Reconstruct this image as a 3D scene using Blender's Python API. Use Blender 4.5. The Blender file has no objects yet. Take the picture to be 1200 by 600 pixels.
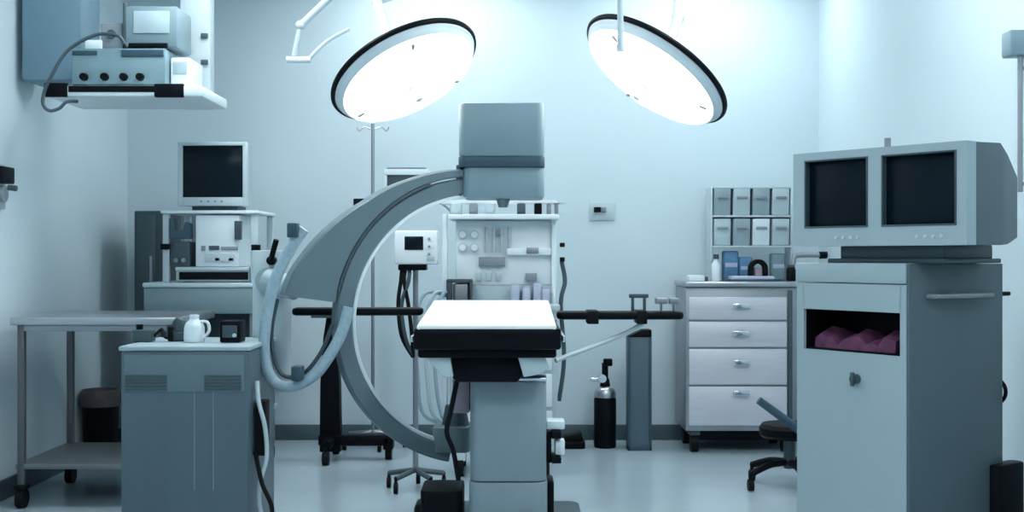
import bpy, bmesh, math, random
from mathutils import Vector, Matrix
random.seed(7)
PI = math.pi
SC = bpy.context.scene
COL = SC.collection

# ------------------------------------------------------------------ materials
def mat(name, rgb, rough=0.5, metal=0.0, var=0.06, scale=9.0, bump=0.0, emit=0.0, ecol=None, alpha=None, trans=0.0, spec=0.5, stretch=(1, 1, 1)):
    m = bpy.data.materials.new(name); m.use_nodes = True
    nt = m.node_tree; b = nt.nodes['Principled BSDF']
    b.inputs['Roughness'].default_value = rough
    b.inputs['Metallic'].default_value = metal
    b.inputs['Specular IOR Level'].default_value = spec
    tc = nt.nodes.new('ShaderNodeTexCoord'); mp = nt.nodes.new('ShaderNodeMapping')
    mp.inputs['Scale'].default_value = stretch
    nz = nt.nodes.new('ShaderNodeTexNoise'); nz.inputs['Scale'].default_value = scale; nz.inputs['Detail'].default_value = 3
    nt.links.new(tc.outputs['Object'], mp.inputs['Vector']); nt.links.new(mp.outputs['Vector'], nz.inputs['Vector'])
    cr = nt.nodes.new('ShaderNodeValToRGB')
    cr.color_ramp.elements[0].position = 0.3; cr.color_ramp.elements[1].position = 0.7
    cr.color_ramp.elements[0].color = (*[c * (1 - var) for c in rgb], 1)
    cr.color_ramp.elements[1].color = (*[min(1, c * (1 + var)) for c in rgb], 1)
    nt.links.new(nz.outputs['Fac'], cr.inputs['Fac']); nt.links.new(cr.outputs['Color'], b.inputs['Base Color'])
    if bump:
        bp = nt.nodes.new('ShaderNodeBump'); bp.inputs['Strength'].default_value = bump; bp.inputs['Distance'].default_value = 0.01
        nt.links.new(nz.outputs['Fac'], bp.inputs['Height']); nt.links.new(bp.outputs['Normal'], b.inputs['Normal'])
    if emit:
        b.inputs['Emission Color'].default_value = (*(ecol or rgb), 1); b.inputs['Emission Strength'].default_value = emit
    if alpha is not None: b.inputs['Alpha'].default_value = alpha
    if trans: b.inputs['Transmission Weight'].default_value = trans
    return m

M = dict(
    wallpaint=mat('wall_paint', (0.605, 0.71, 0.76), 0.55, var=0.012, scale=2),
    ceilpaint=mat('ceiling_paint', (0.55, 0.65, 0.70), 0.7, var=0.01, scale=2),
    floor=mat('floor_vinyl', (0.40, 0.49, 0.545), 0.2, var=0.05, scale=1.5, spec=0.6),
    base=mat('cove_base', (0.07, 0.105, 0.125), 0.5, var=0.04),
    grey=mat('grey_enamel', (0.125, 0.185, 0.215), 0.42, var=0.03),
    greyd=mat('dark_grey_enamel', (0.045, 0.075, 0.092), 0.45, var=0.03),
    greyl=mat('light_grey_enamel', (0.36, 0.45, 0.49), 0.42, var=0.03),
    detect=mat('detector_housing', (0.20, 0.29, 0.335), 0.4, var=0.02),
    stripe=mat('dark_blue_band', (0.030, 0.072, 0.105), 0.4, var=0.02),
    cart=mat('blue_grey_cabinet', (0.085, 0.130, 0.160), 0.38, var=0.04, scale=3, stretch=(5, 5, .4)),
    white=mat('white_plastic', (0.74, 0.82, 0.86), 0.4, var=0.02),
    cream=mat('pale_plastic', (0.50, 0.59, 0.63), 0.42, var=0.03),
    black=mat('black_vinyl', (0.0025, 0.0035, 0.006), 0.5, var=0.1, spec=0.12),
    rubber=mat('black_rubber', (0.005, 0.006, 0.008), 0.6, var=0.1, spec=0.15),
    steel=mat('brushed_steel', (0.50, 0.50, 0.53), 0.33, 1.0, var=0.05, scale=6, stretch=(1, 1, 30)),
    steeld=mat('dull_steel', (0.33, 0.35, 0.38), 0.42, 0.8, var=0.06, scale=6),
    drawer=mat('satin_steel_drawer', (0.62, 0.61, 0.66), 0.40, 0.25, var=0.04, scale=5, stretch=(1, 1, 20)),
    chrome=mat('chrome', (0.72, 0.76, 0.80), 0.16, 1.0, var=0.02),
    sheet=mat('white_sheet', (0.86, 0.88, 0.88), 0.75, var=0.02, scale=14, bump=0.12),
    screen=mat('dark_screen_glass', (0.003, 0.009, 0.015), 0.22, var=0.25, scale=3, spec=0.14),
    pipe=mat('pale_corrugated_hose', (0.34, 0.46, 0.53), 0.4, var=0.1, scale=60),
    pedestal=mat('pedestal_enamel', (0.24, 0.31, 0.345), 0.35, var=0.02),
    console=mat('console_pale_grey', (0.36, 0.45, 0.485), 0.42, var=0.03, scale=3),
    consoleshade=mat('console_side_shade', (0.085, 0.125, 0.145), 0.45, var=0.03, scale=3),  # darker copy of the console grey, side shading put into the colour
    magenta=mat('plum_cloth', (0.13, 0.035, 0.095), 0.8, var=0.4, scale=20, bump=0.3),
    blue=mat('blue_wrap', (0.10, 0.25, 0.42), 0.6, var=0.2, scale=25, bump=0.15),
    lav=mat('lavender_tray', (0.48, 0.52, 0.66), 0.45, var=0.04),
    teal=mat('teal_grey_case', (0.20, 0.31, 0.35), 0.45, var=0.05),
    pink=mat('pink_grey_box', (0.30, 0.24, 0.29), 0.5, var=0.06),
    amber=mat('brown_bag', (0.085, 0.070, 0.072), 0.55, var=0.3, scale=12, bump=0.3),
    lens=mat('lit_lamp_lens', (0.95, 0.97, 0.95), 0.4, var=0.0, emit=4.0, ecol=(1.0, 0.985, 0.96)),
    pod=mat('lit_lamp_bulb_glass', (0.95, 0.93, 0.9), 0.4, var=0.0, emit=5.0, ecol=(1.0, 0.95, 0.90)),
    addedlight=mat('added_light_diffuser', (0.9, 0.95, 1.0), 0.5, var=0.0, emit=11.0, ecol=(0.92, 1.0, 1.01)),  # glow of the added, unseen ceiling panels
    knobgrey=mat('grey_knob', (0.22, 0.26, 0.29), 0.5),
    legsteel=mat('dark_steel_tube', (0.13, 0.135, 0.145), 0.4, 0.5, var=0.05),
    shelfsteel=mat('dark_steel_sheet', (0.22, 0.225, 0.235), 0.4, 0.7, var=0.06, scale=5),  # darker steel for the table's lower shelf
    fascia=mat('trolley_fascia', (0.19, 0.275, 0.305), 0.4, var=0.03),
    binfront=mat('pale_bin_plastic', (0.50, 0.60, 0.64), 0.3, var=0.05),
    bindark=mat('grey_bin_plastic', (0.33, 0.42, 0.46), 0.3, var=0.05),
    acryl=mat('frosted_acrylic', (0.42, 0.53, 0.57), 0.3, var=0.06),
    bluegrey=mat('pendant_blue_grey', (0.155, 0.255, 0.325), 0.5, var=0.03),
)

# ------------------------------------------------------------------ mesh builder
WORLD_BUILT = set()
class MB:
    def __init__(s): s.bm = bmesh.new()
    def _merge(s, b, mtx=None):
        if mtx is not None: bmesh.ops.transform(b, matrix=mtx, verts=b.verts)
        me = bpy.data.meshes.new('t'); b.to_mesh(me); b.free(); s.bm.from_mesh(me); bpy.data.meshes.remove(me)
        return s
    def box(s, x0, x1, y0, y1, z0, z1, bev=0.004, seg=2, mtx=None):
        b = bmesh.new(); bmesh.ops.create_cube(b, size=1)
        bmesh.ops.scale(b, vec=(x1 - x0, y1 - y0, z1 - z0), verts=b.verts)
        bmesh.ops.translate(b, vec=((x0 + x1) / 2, (y0 + y1) / 2, (z0 + z1) / 2), verts=b.verts)
        if bev:
            bev = min(bev, .45 * min(x1 - x0, y1 - y0, z1 - z0))
            bmesh.ops.bevel(b, geom=b.edges[:], offset=bev, segments=seg, affect='EDGES', profile=.5)
        return s._merge(b, mtx)
    def vbox(s, x0, x1, y0, y1, z0, z1, bev=0.03, seg=4, bev2=0.006):
        """box with its vertical edges rounded strongly"""
        b = bmesh.new(); bmesh.ops.create_cube(b, size=1)
        bmesh.ops.scale(b, vec=(x1 - x0, y1 - y0, z1 - z0), verts=b.verts)
        bmesh.ops.translate(b, vec=((x0 + x1) / 2, (y0 + y1) / 2, (z0 + z1) / 2), verts=b.verts)
        ve = [e for e in b.edges if abs(e.verts[0].co.z - e.verts[1].co.z) > 1e-6]
        bmesh.ops.bevel(b, geom=ve, offset=bev, segments=seg, affect='EDGES', profile=.5)
        if bev2:
            he = [e for e in b.edges if abs(e.verts[0].co.z - e.verts[1].co.z) < 1e-6 and len(e.link_faces) == 2 and
                  any(abs(f.normal.z) > .9 for f in e.link_faces)]
            bmesh.ops.bevel(b, geom=he, offset=bev2, segments=2, affect='EDGES', profile=.5)
        return s._merge(b)
    def cyl(s, p0, p1, r0, r1=None, n=20):
        p0 = Vector(p0); p1 = Vector(p1); r1 = r0 if r1 is None else r1
        d = p1 - p0; L = d.length
        b = bmesh.new()
        bmesh.ops.create_cone(b, cap_ends=True, segments=n, radius1=r0, radius2=r1, depth=L)
        return s._merge(b, Matrix.Translation((p0 + p1) / 2) @ d.to_track_quat('Z', 'Y').to_matrix().to_4x4())
    def sphere(s, c, r, sc=(1, 1, 1)):
        b = bmesh.new(); bmesh.ops.create_uvsphere(b, u_segments=16, v_segments=10, radius=r)
        return s._merge(b, Matrix.Translation(c) @ Matrix.Diagonal((*sc, 1)))
    def lathe(s, prof, mtx=None, n=40):
        b = bmesh.new(); rings = []
        for r, z in prof:
            if r < 1e-6: rings.append([b.verts.new((0, 0, z))])
            else: rings.append([b.verts.new((r * math.cos(2 * PI * i / n), r * math.sin(2 * PI * i / n), z)) for i in range(n)])
        for a, c in zip(rings, rings[1:]):
            for i in range(n):
                j = (i + 1) % n
                if len(a) == 1 and len(c) == 1: continue
                if len(a) == 1: b.faces.new((a[0], c[i], c[j]))
                elif len(c) == 1: b.faces.new((a[i], c[0], a[j]))
                else: b.faces.new((a[i], c[i], c[j], a[j]))
        bmesh.ops.recalc_face_normals(b, faces=b.faces)
        return s._merge(b, mtx)
    def tube(s, pts, r, n=10, sub=6, smooth=True):
        P = [Vector(p) for p in pts]
        if smooth and len(P) > 2:
            Q = []
            for i in range(len(P) - 1):
                a = P[max(i - 1, 0)]; p = P[i]; q = P[i + 1]; d = P[min(i + 2, len(P) - 1)]
                for k in range(sub):
                    t = k / sub
                    Q.append(.5 * ((2 * p) + (q - a) * t + (2 * a - 5 * p + 4 * q - d) * t * t + (3 * p - a - 3 * q + d) * t ** 3))
            Q.append(P[-1]); P = Q
        b = bmesh.new(); rings = []; up = Vector((0.13, 0.2, 0.97))
        for i, p in enumerate(P):
            t = (P[min(i + 1, len(P) - 1)] - P[max(i - 1, 0)]).normalized()
            if abs(t.dot(up)) > .95: up = Vector((1, .1, 0))
            u = (up - t * up.dot(t)).normalized(); v = t.cross(u); up = u
            rings.append([b.verts.new(p + r * (u * math.cos(2 * PI * k / n) + v * math.sin(2 * PI * k / n))) for k in range(n)])
        for a, c in zip(rings, rings[1:]):
            for k in range(n): b.faces.new((a[k], a[(k + 1) % n], c[(k + 1) % n], c[k]))
        b.faces.new(rings[0][::-1]); b.faces.new(rings[-1])
        bmesh.ops.recalc_face_normals(b, faces=b.faces)
        return s._merge(b)
    def prism(s, poly, y0, y1, bev=0.0, mtx=None):
        """polygon in x,z extruded along y"""
        b = bmesh.new()
        A = [b.verts.new((x, y0, z)) for x, z in poly]; B = [b.verts.new((x, y1, z)) for x, z in poly]
        b.faces.new(A); b.faces.new(B[::-1])
        for i in range(len(poly)):
            j = (i + 1) % len(poly); b.faces.new((A[i], B[i], B[j], A[j]))
        bmesh.ops.recalc_face_normals(b, faces=b.faces)
        if bev: bmesh.ops.bevel(b, geom=b.edges[:], offset=bev, segments=2, affect='EDGES', profile=.5)
        return s._merge(b, mtx)
    def band(s, th0, th1, ri, ro, y0, y1, n=48, mtx=None):
        """arc band in the x,z plane; ri and ro are functions of the angle in degrees"""
        b = bmesh.new(); R = []
        for i in range(n + 1):
            th = th0 + (th1 - th0) * i / n; c, q = math.cos(math.radians(th)), math.sin(math.radians(th))
            a, o = ri(th), ro(th); e = min(.008, (o - a) * .2)
            prof = [(a, y0 + e), (a + e, y0), (o - e, y0), (o, y0 + e), (o, y1 - e), (o - e, y1), (a + e, y1), (a, y1 - e)]
            R.append([b.verts.new((r * c, y, r * q)) for r, y in prof])
        for a, c in zip(R, R[1:]):
            for k in range(8): b.faces.new((a[k], a[(k + 1) % 8], c[(k + 1) % 8], c[k]))
        b.faces.new(R[0]); b.faces.new(R[-1][::-1])
        bmesh.ops.recalc_face_normals(b, faces=b.faces)
        return s._merge(b, mtx)
    def loft(s, loops):
        b = bmesh.new(); R = [[b.verts.new(p) for p in l] for l in loops]; n = len(loops[0])
        for a, c in zip(R, R[1:]):
            for k in range(n): b.faces.new((a[k], a[(k + 1) % n], c[(k + 1) % n], c[k]))
        b.faces.new(R[0][::-1]); b.faces.new(R[-1])
        bmesh.ops.recalc_face_normals(b, faces=b.faces)
        return s._merge(b)
    def build(s, name, m, parent=None, world=False, ang=35):
        world = world or (parent is not None and parent.name in WORLD_BUILT)   # a sub-part follows its part's way of building
        if world and parent is not None:
            q = parent
            while q.parent is not None: q = q.parent
            ch = Matrix.Translation(q.location) @ q.rotation_euler.to_matrix().to_4x4()
            bmesh.ops.transform(s.bm, matrix=ch.inverted(), verts=s.bm.verts)
        me = bpy.data.meshes.new(name); s.bm.to_mesh(me); s.bm.free()
        me.materials.append(M[m] if isinstance(m, str) else m)
        me.shade_smooth(); me.set_sharp_from_angle(angle=math.radians(ang))
        o = bpy.data.objects.new(name, me); COL.objects.link(o)
        if parent is not None: o.parent = parent
        if world: WORLD_BUILT.add(o.name)
        return o

def tag(o, label=None, cat=None, group=None, kind=None):
    if label: o['label'] = label
    if cat: o['category'] = cat
    if group: o['group'] = group
    if kind: o['kind'] = kind
    return o
def thing(name, label, cat, loc=(0, 0, 0), rz=0.0, group=None):
    o = bpy.data.objects.new(name, None); COL.objects.link(o)
    o.empty_display_size = .1; o.location = loc; o.rotation_euler = (0, 0, rz)
    return tag(o, label, cat, group)
def copy_tree(o, parent=None):
    c = o.copy(); COL.objects.link(c)
    if parent is not None: c.parent = parent
    for ch in [x for x in bpy.data.objects if x.parent == o]: copy_tree(ch, c)
    return c
def X(px, Y): return (px - 600) / 1400 * Y      # camera stands at the origin, 1.2 m up, looking along +Y
def H(py, Y): return 1.2 - (py - 300) / 1400 * Y
def caster(root, x, y, r=.04, name='caster', m='rubber', fork='steeld'):
    c = MB().cyl((x - .015, y, r), (x + .015, y, r), r, n=20).build(name, m, root)
    MB().box(x - .022, x - .017, y - .018, y + .018, r * .8, r * 2 + .02, .001).box(x + .017, x + .022, y - .018, y + .018, r * .8, r * 2 + .02, .001)\
        .box(x - .022, x + .022, y - .018, y + .018, r * 2 + .012, r * 2 + .03, .002).build('fork', fork, c)
    return c

# ------------------------------------------------------------------ the room
XL, XR, YB, YF, ZC = -2.51, 2.0, 7.8, -1.3, 3.1
def struct(name, mb, m): return tag(mb.build(name, m), kind='structure')
T = .12
struct('floor', MB().box(XL - T, XR + T, YF - T, YB + T, -.1, 0, 0), 'floor')
struct('ceiling', MB().box(XL - T, XR + T, YF - T, YB + T, ZC, ZC + .1, 0), 'ceilpaint')
struct('wall_back', MB().box(XL - T, XR + T, YB, YB + T, 0, ZC, 0), 'wallpaint')
struct('wall_front', MB().box(XL - T, XR + T, YF - T, YF, 0, ZC, 0), 'wallpaint')
struct('wall_left', MB().box(XL - T, XL, YF, YB, 0, ZC, 0), 'wallpaint')
struct('wall_right', MB().box(XR, XR + T, YF, YB, 0, ZC, 0), 'wallpaint')
struct('baseboard_back', MB().box(XL, XR, YB - .015, YB, 0, .10, .003), 'base')
struct('baseboard_left', MB().box(XL, XL + .015, YF, YB - .015, 0, .10, .003), 'base')
struct('baseboard_right', MB().box(XR - .015, XR, YF, YB - .015, 0, .10, .003), 'base')

# unseen ceiling panels, added and placed to brighten walls and fronts
LP = [(-1.25, 1.6, 0), (1.15, 1.6, 0), (-1.25, 5.3, 0), (1.2, 4.5, 0), (-.5, 7.25, PI / 2), (1.2, 7.25, PI / 2)]
for i, (x, y, rz) in enumerate(LP):
    if i == 0:
        L0 = r = thing('added_ceiling_light', 'unseen white ceiling panel added to light the room', 'added ceiling light', (x, y, ZC), rz, 'added unseen ceiling panels')
        fr = MB()
        fr.box(-.32, .32, -.62, -.60, -.02, 0, .002).box(-.32, .32, .60, .62, -.02, 0, .002).box(-.32, -.30, -.60, .60, -.02, 0, .002).box(.30, .32, -.60, .60, -.02, 0, .002)
        fr.build('panel_frame', 'white', r)
        MB().box(-.298, .298, -.598, .598, -.012, -.002, .002).build('diffuser', 'addedlight', r)
    else:
        r = copy_tree(L0); r.location = (x, y, ZC); r.rotation_euler = (0, 0, rz)
        if y > 7: r.scale = (.6, .8, 1)

# ------------------------------------------------------------------ operating table
t = thing('operating_table', 'operating table with white sheeted pad on a grey pedestal under the lamps', 'operating table', (-.02, 4.95, 0))
W = dict(parent=t, world=True)
MB().vbox(-.34, .30, 4.62, 5.42, .0, .09, .05).build('base', 'greyd', **W)
MB().vbox(-.172, .142, 4.745, 5.105, .09, .298, .05).build('pedestal_skirt', 'pedestal', **W)
MB().vbox(-.168, .138, 4.75, 5.10, .302, .70, .05).build('pedestal_sleeve', 'pedestal', **W)
MB().box(-.17, .14, 4.76, 5.09, .70, .715, .004).build('pedestal_collar', 'chrome', **W)
MB().prism([(-.245, .812), (-.235, .735), (-.215, .712), (.02, .712), (.04, .735), (.045, .812)], 4.62, 5.2, .006).build('tilt_housing', 'black', **W)
MB().box(-.372, .186, 4.505, 5.48, .845, .928, .012).box(-.36, .17, 4.56, 5.42, .81, .85, .01).build('table_frame', 'black', **W)
MB().prism([(-.335, .815), (-.238, .815), (-.225, .735), (-.262, .735)], 4.58, 4.66, .004).build('side_bracket', 'cream', **W)
MB().prism([(.022, .815), (.125, .815), (.145, .77), (.10, .745), (.045, .735)], 4.58, 4.66, .004).build('side_bracket', 'cream', **W)
# black mattress tipped slightly towards the foot end, white sheet over it
def slab(x0, x1, y0, y1, z0f, z1f, z0r, z1r, bev):
    b = bmesh.new(); q = [b.verts.new(p) for p in ((x0, y0, z0f), (x1, y0, z0f), (x1, y1, z0r), (x0, y1, z0r), (x0, y0, z1f), (x1, y0, z1f), (x1, y1, z1r), (x0, y1, z1r))]
    for f in ((3, 2, 1, 0), (4, 5, 6, 7), (0, 1, 5, 4), (1, 2, 6, 5), (2, 3, 7, 6), (3, 0, 4, 7)): b.faces.new([q[i] for i in f])
    bmesh.ops.bevel(b, geom=b.edges[:], offset=bev, segments=4, affect='EDGES', profile=.5)
    return MB()._merge(b)
slab(-.362, .170, 4.50, 5.45, .885, .930, .915, .985, .018).build('mattress', 'black', **W)
slab(-.360, .168, 4.505, 5.44, .912, .942, .972, 1.000, .012).build('sheet', 'sheet', **W)
for sx in (-1, 1):
    x = -.093 + sx * .292
    MB().box(x - .006, x + .006, 4.6, 5.46, .868, .893, .003).build('side_rail', 'chrome', **W)
# arm boards reaching out to both sides
def armboard(x0, x1, y0, y1, z0, z1, inner):
    a = MB().vbox(x0, x1, y0, y1, z0 + .012, z1, .03, 4, .012).build('arm_board', 'black', **W)
    xi, xo = (x1, x0) if inner > 0 else (x0, x1)
    MB().box(min(xi, xi + inner * .09), max(xi, xi + inner * .09), y0 + .03, y1 - .03, z0 - .015, z0 + .012, .004).build('clamp', 'steeld', a)
    return a
armboard(-.985, -.40, 5.32, 5.43, .922, .968, 1)
armboard(.20, .765, 5.30, 5.43, .905, .952, -1)
# padded straps and a clamp on the right board
MB().box(.335, .385, 5.294, 5.436, .898, .957, .004).build('strap', 'rubber', **W)
MB().box(.555, .60, 5.294, 5.436, .898, .957, .004).build('strap', 'rubber', **W)
cl = MB().box(.525, .612, 5.35, 5.372, 1.012, 1.03, .004).box(.535, .548, 5.352, 5.37, .952, 1.012, .002).box(.588, .601, 5.352, 5.37, .952, 1.012, .002)
cl.build('board_clamp', 'greyd', **W)
for k, (xa, w) in enumerate(((.645, .05), (.705, .042))):
    MB().box(xa, xa + w, 5.34, 5.40, .985, 1.012, .004).box(xa + w * .4, xa + w * .6, 5.36, 5.38, .952, .985, .002).build('adjuster', 'steeld', **W)
# sloping strut below the right board
MB().tube([(.19, 5.2, .745), (.49, 5.36, .845), (.60, 5.37, .905)], .011, 8).build('support_strut', 'cream', **W)
MB().vbox(-.37, -.20, 4.80, 5.05, .09, .255, .03).box(-.40, -.33, 4.86, 5.0, .04, .19, .02).build('drive_cover', 'black', **W)
MB().tube([(-.22, 4.78, .70), (-.24, 4.76, .60), (-.26, 4.76, .50), (-.235, 4.78, .42), (-.215, 4.80, .30)], .010, 8).build('power_cable', 'rubber', **W)
MB().box(-.242, -.172, 4.86, 5.02, .56, .70, .008).build('connector_box', 'pink', **W)
MB().box(.138, .160, 4.84, 4.98, .36, .48, .006).box(.16, .20, 4.83, 4.96, .46, .49, .004).box(.16, .20, 4.83, 4.96, .36, .385, .004).build('pedal_bracket', 'black', **W)
MB().box(.175, .215, 4.86, 4.93, .39, .45, .006).build('pedal', 'white', **W)
MB().box(.14, .215, 4.85, 4.95, .495, .53, .008).build('control_block', 'white', **W)
MB().box(.138, .17, 4.82, 4.98, .10, .29, .01).build('lock_lever', 'black', **W)

# ------------------------------------------------------------------ C-arm x-ray machine
c = thing('x_ray_c_arm', 'grey mobile x-ray unit whose big curved arm wraps the operating table', 'x-ray machine', (-1.29, 4.95, 0))
W = dict(parent=c, world=True)
TH = math.radians(20); C0 = Vector((-.17, 5.30, .916))
RM = Matrix.Translation(C0) @ Matrix.Rotation(TH, 4, 'Z')
ro_pts = [(88, .668), (97, .668), (116, .688), (134, .720), (145, .758), (156, .80), (166, .842), (176, .862)]
def ro_f(th):
    for (a, r), (b_, q) in zip(ro_pts, ro_pts[1:]):
        if th <= b_: return r + (q - r) * (th - a) / (b_ - a)
    return ro_pts[-1][1]
MB().band(94, 258, lambda a: .556, lambda a: .628, -.05, .05, 80, RM).build('curved_arm', 'grey', **W)
MB().band(95, 257, lambda a: .540, lambda a: .556, -.044, .044, 80, RM).build('inner_track', 'white', **W)
sh = MB().band(96, 172, lambda a: .634, ro_f, -.062, .075, 50, RM).build('arm_shroud', 'grey', **W)
MB().band(110, 168, lambda a: .627, lambda a: .637, -.066, -.04, 40, RM).build('seam', 'greyd', sh)
# image intensifier
d = MB(); d.vbox(-.232, .141, 5.19, 5.53, 1.632, 1.868, .035, 6, .010); d.build('image_intensifier', 'detect', **W)
MB().vbox(-.234, .143, 5.188, 5.532, 1.588, 1.632, .036, 6, .002).build('intensifier_band', 'stripe', **W)
MB().vbox(-.214, .141, 5.20, 5.52, 1.456, 1.588, .035, 6, .008).build('intensifier_collar', 'detect', **W)
MB().cyl((-.04, 5.36, 1.456), (-.04, 5.36, 1.418), .032, .020).build('centering_cone', 'grey', **W)
MB().box(-.245, -.218, 5.23, 5.42, 1.462, 1.60, .006).build('arm_joint', 'stripe', **W)
# tube head on the lower end of the arm
MB().vbox(-.345, -.185, 5.18, 5.40, .345, .455, .03).build('tube_housing', 'grey', **W)
MB().cyl((-.25, 5.29, .455), (-.25, 5.29, .54), .06, .045).build('collimator', 'greyd', **W)
xb_ = X(291, 4.70)
# link from the shroud to the lift post and the cart
MB().vbox(-1.145, -.985, 5.24, 5.36, .60, 1.225, .03).box(xb_ - .20, -1.10, 5.25, 5.35, .62, .70, .01).build('lift_post', 'cream', **W)
MB().cyl((-1.06, 5.20, 1.09), (-.93, 5.12, 1.06), .055, .05, 24).cyl((-1.06, 5.30, 1.09), (-1.06, 5.20, 1.09), .06, .06).build('cross_arm', 'greyl', **W)
MB().cyl((-1.05, 5.24, 1.18), (-1.05, 5.20, 1.18), .02).cyl((-1.05, 5.2, 1.18), (-1.02, 5.17, 1.27), .012).build('brake_handle', 'black', **W)
ya, yb = 4.70, 5.22
xa, xb = X(141, ya), X(291, ya)
body = MB().box(xa, xb, ya, yb, .10, .826, .012).box(xb - .30, xb - .125, yb - .02, yb + .16, .10, .72, .02).build('cart_body', 'cart', **W)
MB().box(xa - .006, xb + .008, ya - .006, yb + .006, .826, .845, .006).build('cart_top', 'greyl', **W)
MB().box(xa + .016, xb - .016, ya - .006, ya + .004, .665, .812, .003).build('control_fascia', 'grey', **W)
def grille(x0, x1):
    g = MB()
    for k in range(5): g.box(x0, x1, ya - .010, ya - .004, .672 + k * .013, .680 + k * .013, .001)
    g.build('grille', 'greyd', **W)
grille(X(147, ya), X(196, ya)); grille(X(240, ya), X(283, ya))
for k, px in enumerate((228, 250)):
    x = X(px, ya); MB().box(x - .002, x + .002, ya - .004, ya + .002, .28, .80, .001).build('panel_seam', 'fascia', **W)
for sx in (xa + .05, xb - .05):
    for sy in (ya + .06, yb - .06):
        w = MB().cyl((sx - .02, sy, .05), (sx + .02, sy, .05), .05, n=24).build('wheel', 'rubber', **W)
        MB().box(sx - .03, sx + .03, sy - .03, sy + .03, .075, .102, .003).build('wheel_bracket', 'steeld', w)
# cable loop that hangs beside the arm
path = [(356, 268), (340, 292), (322, 330), (312, 375), (310, 420), (322, 448), (345, 452), (370, 438), (389, 412), (401, 388), (409, 360)]
pts = [(X(x, 4.94 + .004 * i), 4.94 + .004 * i, H(y, 4.94 + .004 * i)) for i, (x, y) in enumerate(path)]
cb = MB().tube(pts, .024, 12, 8).build('hose_loop', 'pipe', **W)
MB().tube([(X(325, 4.99), 4.99, H(350, 4.99)), (X(318, 4.99), 4.99, H(395, 4.99)), (X(328, 4.99), 4.99, H(436, 4.99)), (X(352, 4.99), 4.99, H(440, 4.99)), (X(375, 4.99), 4.99, H(415, 4.99)), (X(390, 4.99), 4.99, H(380, 4.99))], .009, 8).build('hose_loop', 'greyd', **W)
for (px, py) in ((344, 270), (349, 437)):
    x, z = X(px, 4.93), H(py, 4.93); MB().box(x - .022, x + .022, 4.895, 4.965, z - .03, z + .03, .006).build('hose_clamp', 'stripe', **W)

# cables hanging on the cart's right-hand side
def cable(name, label, pts, r, m, group=None):
    o = MB().tube(pts, r, 8, 6).build(name, m); return tag(o, label, 'cable', group)
x0 = xb + .02
MB().box(xb + .010, xb + .052, 4.78, 4.86, .40, .62, .006).build('cable_bundle', 'rubber', **W)
MB().tube([(xb + .02, 4.77, .70), (xb + .03, 4.75, .62), (xb + .055, 4.75, .52), (xb + .06, 4.76, .40), (xb + .035, 4.76, .30), (xb + .03, 4.77, .20), (xb + .06, 4.78, .10), (xb + .07, 4.80, .02)], .009, 8).build('power_cable', 'cream', **W)
MB().tube([(xb + .015, 4.76, .42), (xb + .045, 4.74, .30), (xb + .085, 4.74, .20), (xb + .07, 4.75, .10), (xb + .04, 4.76, .02)], .009, 8).build('power_cable', 'rubber', **W)

# things standing on the cart top
zt = .8465
def onx(px, Y=4.95): return X(px, Y)
j = thing('plastic_jug', 'pale plastic jug standing on the x-ray cart', 'jug', (onx(230), 4.92, zt))
MB().lathe([(0, 0), (.040, 0), (.043, .01), (.041, .06), (.034, .078), (.02, .092), (.018, .10), (0, .10)]).build('jug_body', 'white', j)
MB().cyl((0, 0, .10), (0, 0, .112), .02).build('cap', 'white', j)
MB().tube([(.03, -.01, .085), (.058, -.012, .08), (.064, -.012, .045), (.040, -.012, .02)], .006, 8).build('handle', 'white', j)
bx = thing('control_box', 'small black control box beside the pale jug on the x-ray cart', 'box', (onx(274), 4.93, zt))
MB().box(-.042, .042, -.05, .05, 0, .088, .006).build('box_body', 'black', bx)
MB().box(-.030, .030, -.054, -.049, .02, .07, .002).build('front_panel', 'greyd', bx)
MB().cyl((.02, -.054, .03), (.02, -.062, .03), .008).build('knob', 'cream', bx)
bx = thing('hand_switch', 'dark hand switch with coiled lead on the far left of the x-ray cart', 'switch', (onx(172), 4.95, zt))
MB().vbox(-.055, .03, -.035, .035, 0, .05, .015).build('switch_body', 'greyd', bx)
MB().cyl((-.03, 0, .05), (-.03, 0, .07), .014).build('button', 'black', bx)
MB().tube([(.03, 0, .02), (.06, .01, .05), (.08, -.02, .02), (.10, .0, .012)], .006, 8).build('lead', 'rubber', bx)
bx = thing('foot_switch', 'dark grey bracketed switch unit left of the jug on the x-ray cart', 'switch', (onx(206), 5.0, zt))
MB().box(-.03, .03, -.04, .04, 0, .04, .006).prism([(-.03, .04), (.03, .04), (.02, .085), (-.005, .10), (-.02, .08)], -.03, .03, .004).build('switch_body', 'greyd', bx)
MB().box(-.034, -.014, -.052, -.04, -.0, .06, .003).build('pedal', 'black', bx)

# ------------------------------------------------------------------ anaesthesia machine behind the table
a = thing('anaesthesia_machine', 'white anaesthesia machine behind the operating table', 'anaesthesia machine', (-.05, 6.6, 0))
W = dict(parent=a, world=True)
Y0 = 6.42
xl, xr = X(526, Y0), X(654, Y0)
MB().box(xl, xr, Y0 + .06, 6.90, .14, .80, .01).build('cabinet', 'cream', **W)
for k in range(3):
    dr = MB().box(xl + .03, xr - .03, Y0 + .045, Y0 + .065, .18 + k * .2, .36 + k * .2, .006).build('drawer', 'white', **W)
    MB().box(-.12, .04, Y0 + .03, Y0 + .046, .28 + k * .2, .30 + k * .2, .004).build('handle', 'steeld', dr)
MB().box(xl - .02, xr + .01, Y0 - .03, 6.86, .905, .94, .008).build('work_shelf', 'cream', **W)
MB().box(xl + .03, xr - .03, Y0 + .12, 6.86, 1.04, 1.395, .010).build('upper_housing', 'white', **W)
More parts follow.
